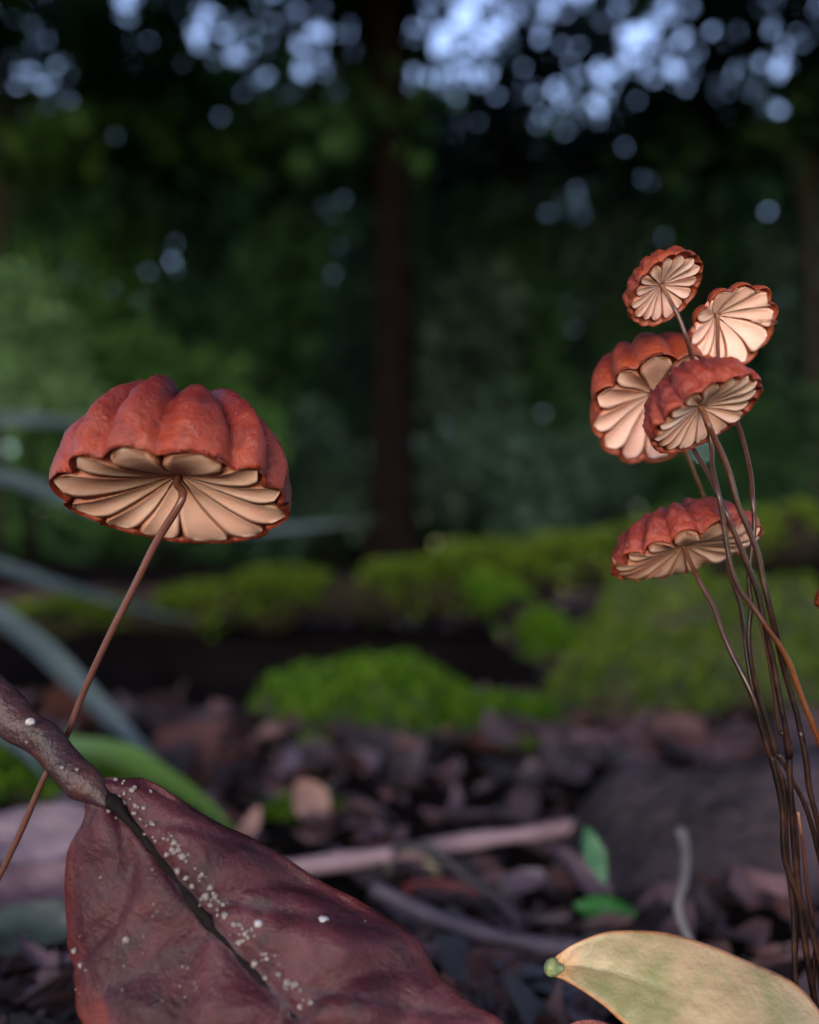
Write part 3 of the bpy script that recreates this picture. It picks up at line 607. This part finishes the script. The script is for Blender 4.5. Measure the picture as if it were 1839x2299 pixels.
# ------------------------------------------------------------------ strap-leaved grass
GRS = mat_simple('grass_blue', (.030, .044, .049), (.058, .074, .084), 20, .4, .0005, 120, .5)
GRG = mat_simple('grass_green', (0.0245, 0.0560, 0.0084), (0.0455, 0.0840, 0.0154), 30, .45, .0005, 120, .5)
def ribbon(name, pts, wpx, mat, parent, fold=.25):
    n = 40; path = [Vector(p) for p in spline([Q(*p) for p in pts], n)]; V, F = [], []
    for lay in (0, 1):
        for i, p in enumerate(path):
            t = i / (n - 1); d = (path[min(i + 1, n - 1)] - path[max(0, i - 1)]).normalized()
            view = (CAM - p).normalized(); s = d.cross((view * .6 + Vector((0, 0, .8))).normalized()).normalized(); nn = s.cross(d)
            w = wpx * (min(1, t * 6 + .4) * min(1, (1 - t) * 2.2 + .03)) * .5
            for v in (-1, -.5, 0, .5, 1): V.append(p + s * w * v + nn * (fold * w * abs(v) - lay * .0003))
    o = n * 5
    for i in range(n - 1):
        for j in range(4):
            a = i * 5 + j; F.append((a, a + 5, a + 6, a + 1)); F.append((a + o, a + 1 + o, a + 6 + o, a + 5 + o))
    return link(name, mesh(name, V, F, origin=parent.location), mat, parent)
gt = empty('strap_grass', Q(-420, 1600, .30), 'tuft of blue-green strap grass arching in beside the lone mushroom', 'grass plant')
ribbon('grass_blade', [(-420, 1600, .30), (-250, 1330, .28), (-80, 1270, .26), (60, 1345, .24), (200, 1480, .22), (310, 1590, .21), (400, 1680, .20)], .0070, GRS, gt)
ribbon('grass_blade', [(-420, 1600, .30), (-300, 1050, .34), (-120, 900, .36), (20, 888, .37), (140, 893, .38), (300, 930, .40), (420, 1000, .42)], .0095, GRS, gt)
ribbon('grass_blade', [(-420, 1600, .32), (-300, 1150, .40), (-60, 1000, .46), (250, 1090, .48), (500, 1118, .50), (650, 1110, .50), (800, 1092, .52)], .012, GRS, gt)
ribbon('grass_blade', [(-420, 1600, .30), (-260, 1220, .32), (-80, 1180, .34), (120, 1235, .36), (280, 1280, .38), (420, 1310, .4)], .008, GRS, gt)
ribbon('grass_blade', [(-420, 1600, .30), (-300, 1480, .22), (-120, 1500, .19), (20, 1560, .175), (100, 1640, .16)], .006, GRS, gt)
gg = empty('green_grass', Q(-200, 1720, .20), 'single bright green grass blade arching behind the dead leaf', 'grass plant')
ribbon('grass_blade', [(-200, 1720, .20), (-60, 1625, .19), (90, 1580, .18), (230, 1588, .17), (340, 1640, .162), (440, 1705, .155), (500, 1760, .15)], .0062, GRG, gg)

# ------------------------------------------------------------------ forest behind
def foliage(name, clumps, mat, parent, leaf, seed, wid=.42):
    """clumps: (centre, radius, count)"""
    rnd = np.random.default_rng(seed); Ps, Ds = [], []
    for c, r, n in clumps:
        u = rnd.normal(size=(n, 3)); u /= np.linalg.norm(u, axis=1)[:, None]
        rr = rnd.random((n, 1)) ** .45
        r3 = np.array(r if isinstance(r, (tuple, list)) else (r, r, r))
        Ps.append(np.array(c) + u * rr * r3); Ds.append(u * .6 + rnd.normal(0, .6, (n, 3)) + np.array((0, 0, -.2)))
    p = np.concatenate(Ps) - np.array(parent.location if parent else (0, 0, 0)); d = np.concatenate(Ds)
    d /= np.linalg.norm(d, axis=1)[:, None]
    s = np.cross(d, rnd.normal(size=d.shape)); s /= np.linalg.norm(s, axis=1)[:, None]
    L = leaf * rnd.uniform(.6, 1.35, (len(p), 1)); w = L * wid
    n_ = np.cross(d, s)
    q = np.stack([p, p + d * L * .42 + s * w + n_ * L * .08, p + d * L - n_ * L * .08, p + d * L * .42 - s * w + n_ * L * .08], 1).reshape(-1, 3)
    return link(name, npmesh(name, q, np.arange(len(p) * 4).reshape(-1, 4)), mat, parent)
def gz(x, d):   # ground point under picture column x at depth d
    p = Q(x, 1180, d); return Vector((p.x, p.y, terrain_z(p.x, p.y)))
def tree(label, x, d, wpx, height, clumps, fmat, leaf, seed, bark=BARK, group='trees of the wood', lean=0.0, name='forest_tree', cat='tree'):
    b = gz(x, d); root = empty(name, b, label, cat, group); r = wpx / 1725 * 2 * math.tan(R(HFOV / 2)) * d / 2
    rnd = random.Random(seed)
    top = b + Vector((lean * height, rnd.uniform(-.02, .02) * height, height)); pts = [b - Vector((0, 0, .05)), b.lerp(top, .3) + Vector((rnd.uniform(-.03, .03), 0, 0)), b.lerp(top, .65) + Vector((rnd.uniform(-.05, .05), 0, 0)), top]
    tube_obj('trunk', pts, lambda t: r * (1.25 - .25 * min(1, t * 12)) * (1 - .6 * t), bark, root, root.location, 30, 14, .12, 5)
    cl = []
    for cx, cy, cr, dd, n in clumps:
        c = Q(cx, cy, d + dd); cl.append((c, cr, n))
        s = b.lerp(top, min(.95, max(.15, (c.z - b.z) / height - .1)))
        if (c - s).length > .2 and (len(clumps) < 20 or rnd.random() < .25):
            m = s.lerp(c, .5) + Vector((0, 0, .1)); tube_obj('limb', [s, m, c], lambda t: r * .28 * (1 - .75 * t), bark, root, root.location, 10, 6)
    if cl: foliage('crown', cl, fmat, root, leaf, seed)
    return root
TG = None
# tall trees: their crowns close the sky except for the gaps between the boughs
GAPS = [(70, 150, 80, 75), (20, 25, 75, 45), (425, 80, 34, 95), (630, 110, 140, 120), (945, 115, 100, 140), (1140, 15, 40, 30), (1215, 185, 55, 90), (1400, 95, 85, 100), (1590, 160, 50, 115), (1712, 70, 28, 38)]
TALL = [('pale trunk at the wood edge behind the strap grass', -15, 6.2, 34, BARKP, 1), ('slim tree with fresh green crown beside the first sky gap', 330, 6.6, 14, BARK, 1), ('tall dark trunk standing alone in the middle of the wood', 826, 5.0, 108, BARK, 0),
        ('slim tree with hanging grey-green crown between two bright sky gaps', 1120, 7.0, 18, BARK, 3), ('slim tree with dark crown behind the mushroom cluster', 1500, 6.6, 26, BARK, 0), ('thin pale-barked tree at the wood edge beside the cluster', 1732, 6.0, 30, BARKP, 0)]
tr_ = random.Random(12); own = [[] for _ in TALL]
for cyy in range(-260, 380, 40):
    for cxx in range(-100, 1860, 46):
        x, y = cxx + tr_.uniform(-26, 26), cyy + tr_.uniform(-22, 22)
        g = min(math.hypot((x - a) / (c + 22), (y - b) / (d + 22)) for a, b, c, d in GAPS)
        if y < 0 and tr_.random() < .35: continue
        if g < 1 and tr_.random() < .35: continue
        k = min(range(len(TALL)), key=lambda i: abs(TALL[i][1] - x) + (150 if i == 2 else 0))
        own[k].append((x, y, tr_.uniform(.13, .21), tr_.uniform(-.1, 1.6), int(tr_.uniform(30, 56) * (1 if g >= 1 else .33))))
for i, (lab, x, d, w, bk, f) in enumerate(TALL):
    tree(lab, x, d, w, 6.6, own[i], FOL[f], .135, 100 + i, bk, group=None)
# middle storey: bushes and young trees
MID = [(60, 420, 8.0, 1, 'mid green bushy young tree'), (250, 480, 7.2, 1, 'mid green bushy young tree'), (430, 420, 8.4, 0, 'dark leafy young tree'), (620, 420, 8.0, 0, 'dark leafy young tree'),
       (560, 620, 6.4, 0, 'dark leafy young tree'), (760, 400, 9.0, 3, 'grey-green young tree'), (930, 420, 8.2, 3, 'grey-green young tree'), (1090, 560, 7.4, 0, 'dark leafy young tree'), (1000, 700, 6.6, 3, 'grey-green young tree'),
       (1280, 470, 8.0, 3, 'grey-green young tree'), (1400, 560, 7.6, 0, 'dark leafy young tree'), (1560, 520, 8.6, 0, 'dark leafy young tree'), (1690, 560, 7.0, 3, 'grey-green young tree'), (1180, 400, 9.4, 0, 'dark leafy young tree'), (1340, 420, 9.6, 0, 'dark leafy young tree')]
for i, (x, y, d, f, lab) in enumerate(MID):
    sc = d / 1850.0
    cl = [(x + random.uniform(-50, 50), y + dy, random.uniform(85, 130) * sc, random.uniform(-.4, .4), 330) for dy in (-60, 60, 190, 330, 470, 590) if y + dy < 1120]
    tree(lab + ' closing the view deep in the wood', x, d, 12, 4.2, cl, FOL[f], .085, 40 + i, group=lab + 's deep in the wood', name='young_tree')
def bush(label, x, d, cl, fmat, leaf, seed, group=None):
    b = gz(x, d); root = empty('bush', b, label, 'bush', group)
    C_ = [(Q(cx, cy, d + dd), r, n) for cx, cy, r, dd, n in cl]
    for c, r, n in C_:
        tube_obj('branch', [b, b.lerp(c, .5) + Vector((.03, 0, .05)), c], lambda t: .012 * (1 - .7 * t), BARK, root, b, 8, 6)
    foliage('crown', C_, fmat, root, leaf, seed)
bush('pale green sunlit bush above the strap grass', 60, 4.2, [(40, 640, .20, 0, 420), (90, 740, .22, .1, 460), (20, 820, .2, 0, 380), (150, 830, .16, .1, 240), (-80, 720, .3, .2, 400)], FOL[2], .05, 71)
bush('mid green bush behind the lone mushroom', 350, 4.8, [(290, 780, .26, 0, 420), (420, 830, .28, .2, 460), (520, 930, .26, .1, 380), (230, 940, .3, .2, 420), (370, 1020, .3, 0, 420)], FOL[1], .06, 72)
bush('low dark bush at the foot of the central trunk', 700, 5.6, [(640, 940, .3, 0, 420), (730, 1040, .3, .2, 420), (590, 1070, .3, .1, 420), (930, 1010, .3, .3, 400)], FOL[3], .06, 73)
bush('low grey-green bush in front of the far thicket', 1150, 5.4, [(1060, 980, .28, 0, 380), (1180, 1010, .3, .1, 420), (1290, 960, .28, .2, 360), (1120, 1100, .22, 0, 260)], FOL[3], .06, 74)
bush('dark bush behind the mushroom cluster', 1500, 5.2, [(1420, 900, .3, 0, 420), (1560, 940, .32, .1, 460), (1690, 900, .3, .2, 400), (1480, 1080, .3, 0, 380), (1640, 1090, .3, .1, 380)], FOL[0], .06, 75)
# the wood beyond: one mass
wr = np.random.default_rng(5); cl = []
for i in range(600):
    x = wr.uniform(-15, 15); z = wr.uniform(-.3, 7.6) - .6 * abs(math.sin(x * 1.3)); cl.append(((x, wr.uniform(13, 18), z), 1.1, 150))
fo = foliage('far_woods', cl, FOL[0], None, .28, 9)
tag(fo, 'dense dark thicket closing the far side of the wood', 'thicket', None, 'stuff')

# unseen crowns added to shade the clearing, open only towards the light
for i, (lab, x, y, h) in enumerate([('unseen broad crowned tree added to shade the clearing, beyond the strap grass', -3.3, 1.6, 5.6), ('unseen broad crowned tree added to shade the clearing, beyond the mushroom cluster', 3.5, 2.0, 5.8), ('unseen broad crowned tree added to shade the fallen log from the strap grass side', -2.6, 3.4, 6.0), ('unseen broad crowned tree added to shade the fallen log from the cluster side', 2.9, 3.9, 6.0)]):
    b = Vector((x, y, terrain_z(x, y))); root = empty('added_shade_tree', b, lab, 'tree'); rnd = random.Random(300 + i)
    tube_obj('trunk', [b - Vector((0, 0, .05)), b + Vector((.05, .03, h * .5)), b + Vector((-.05, 0, h))], lambda t: .16 * (1 - .6 * t), BARK, root, root.location, 24, 14, .12, 5)
    cl = []
    for _ in range(95):
        c = Vector((rnd.uniform(-4.5, 4.5), rnd.uniform(-2.6, 5.0), rnd.uniform(4.0, 5.6)))
        if (c.x - x) * x > 0 or rnd.random() < .75: cl.append((c, .85, 60))
    for c, r_, n_ in cl[::5]: tube_obj('limb', [b + Vector((0, 0, h * .6)), b.lerp(c, .5) + Vector((0, 0, h * .45)), c], lambda t: .05 * (1 - .8 * t), BARK, root, root.location, 10, 6)
    foliage('crown', cl, FOL[1], root, .25, 310 + i)
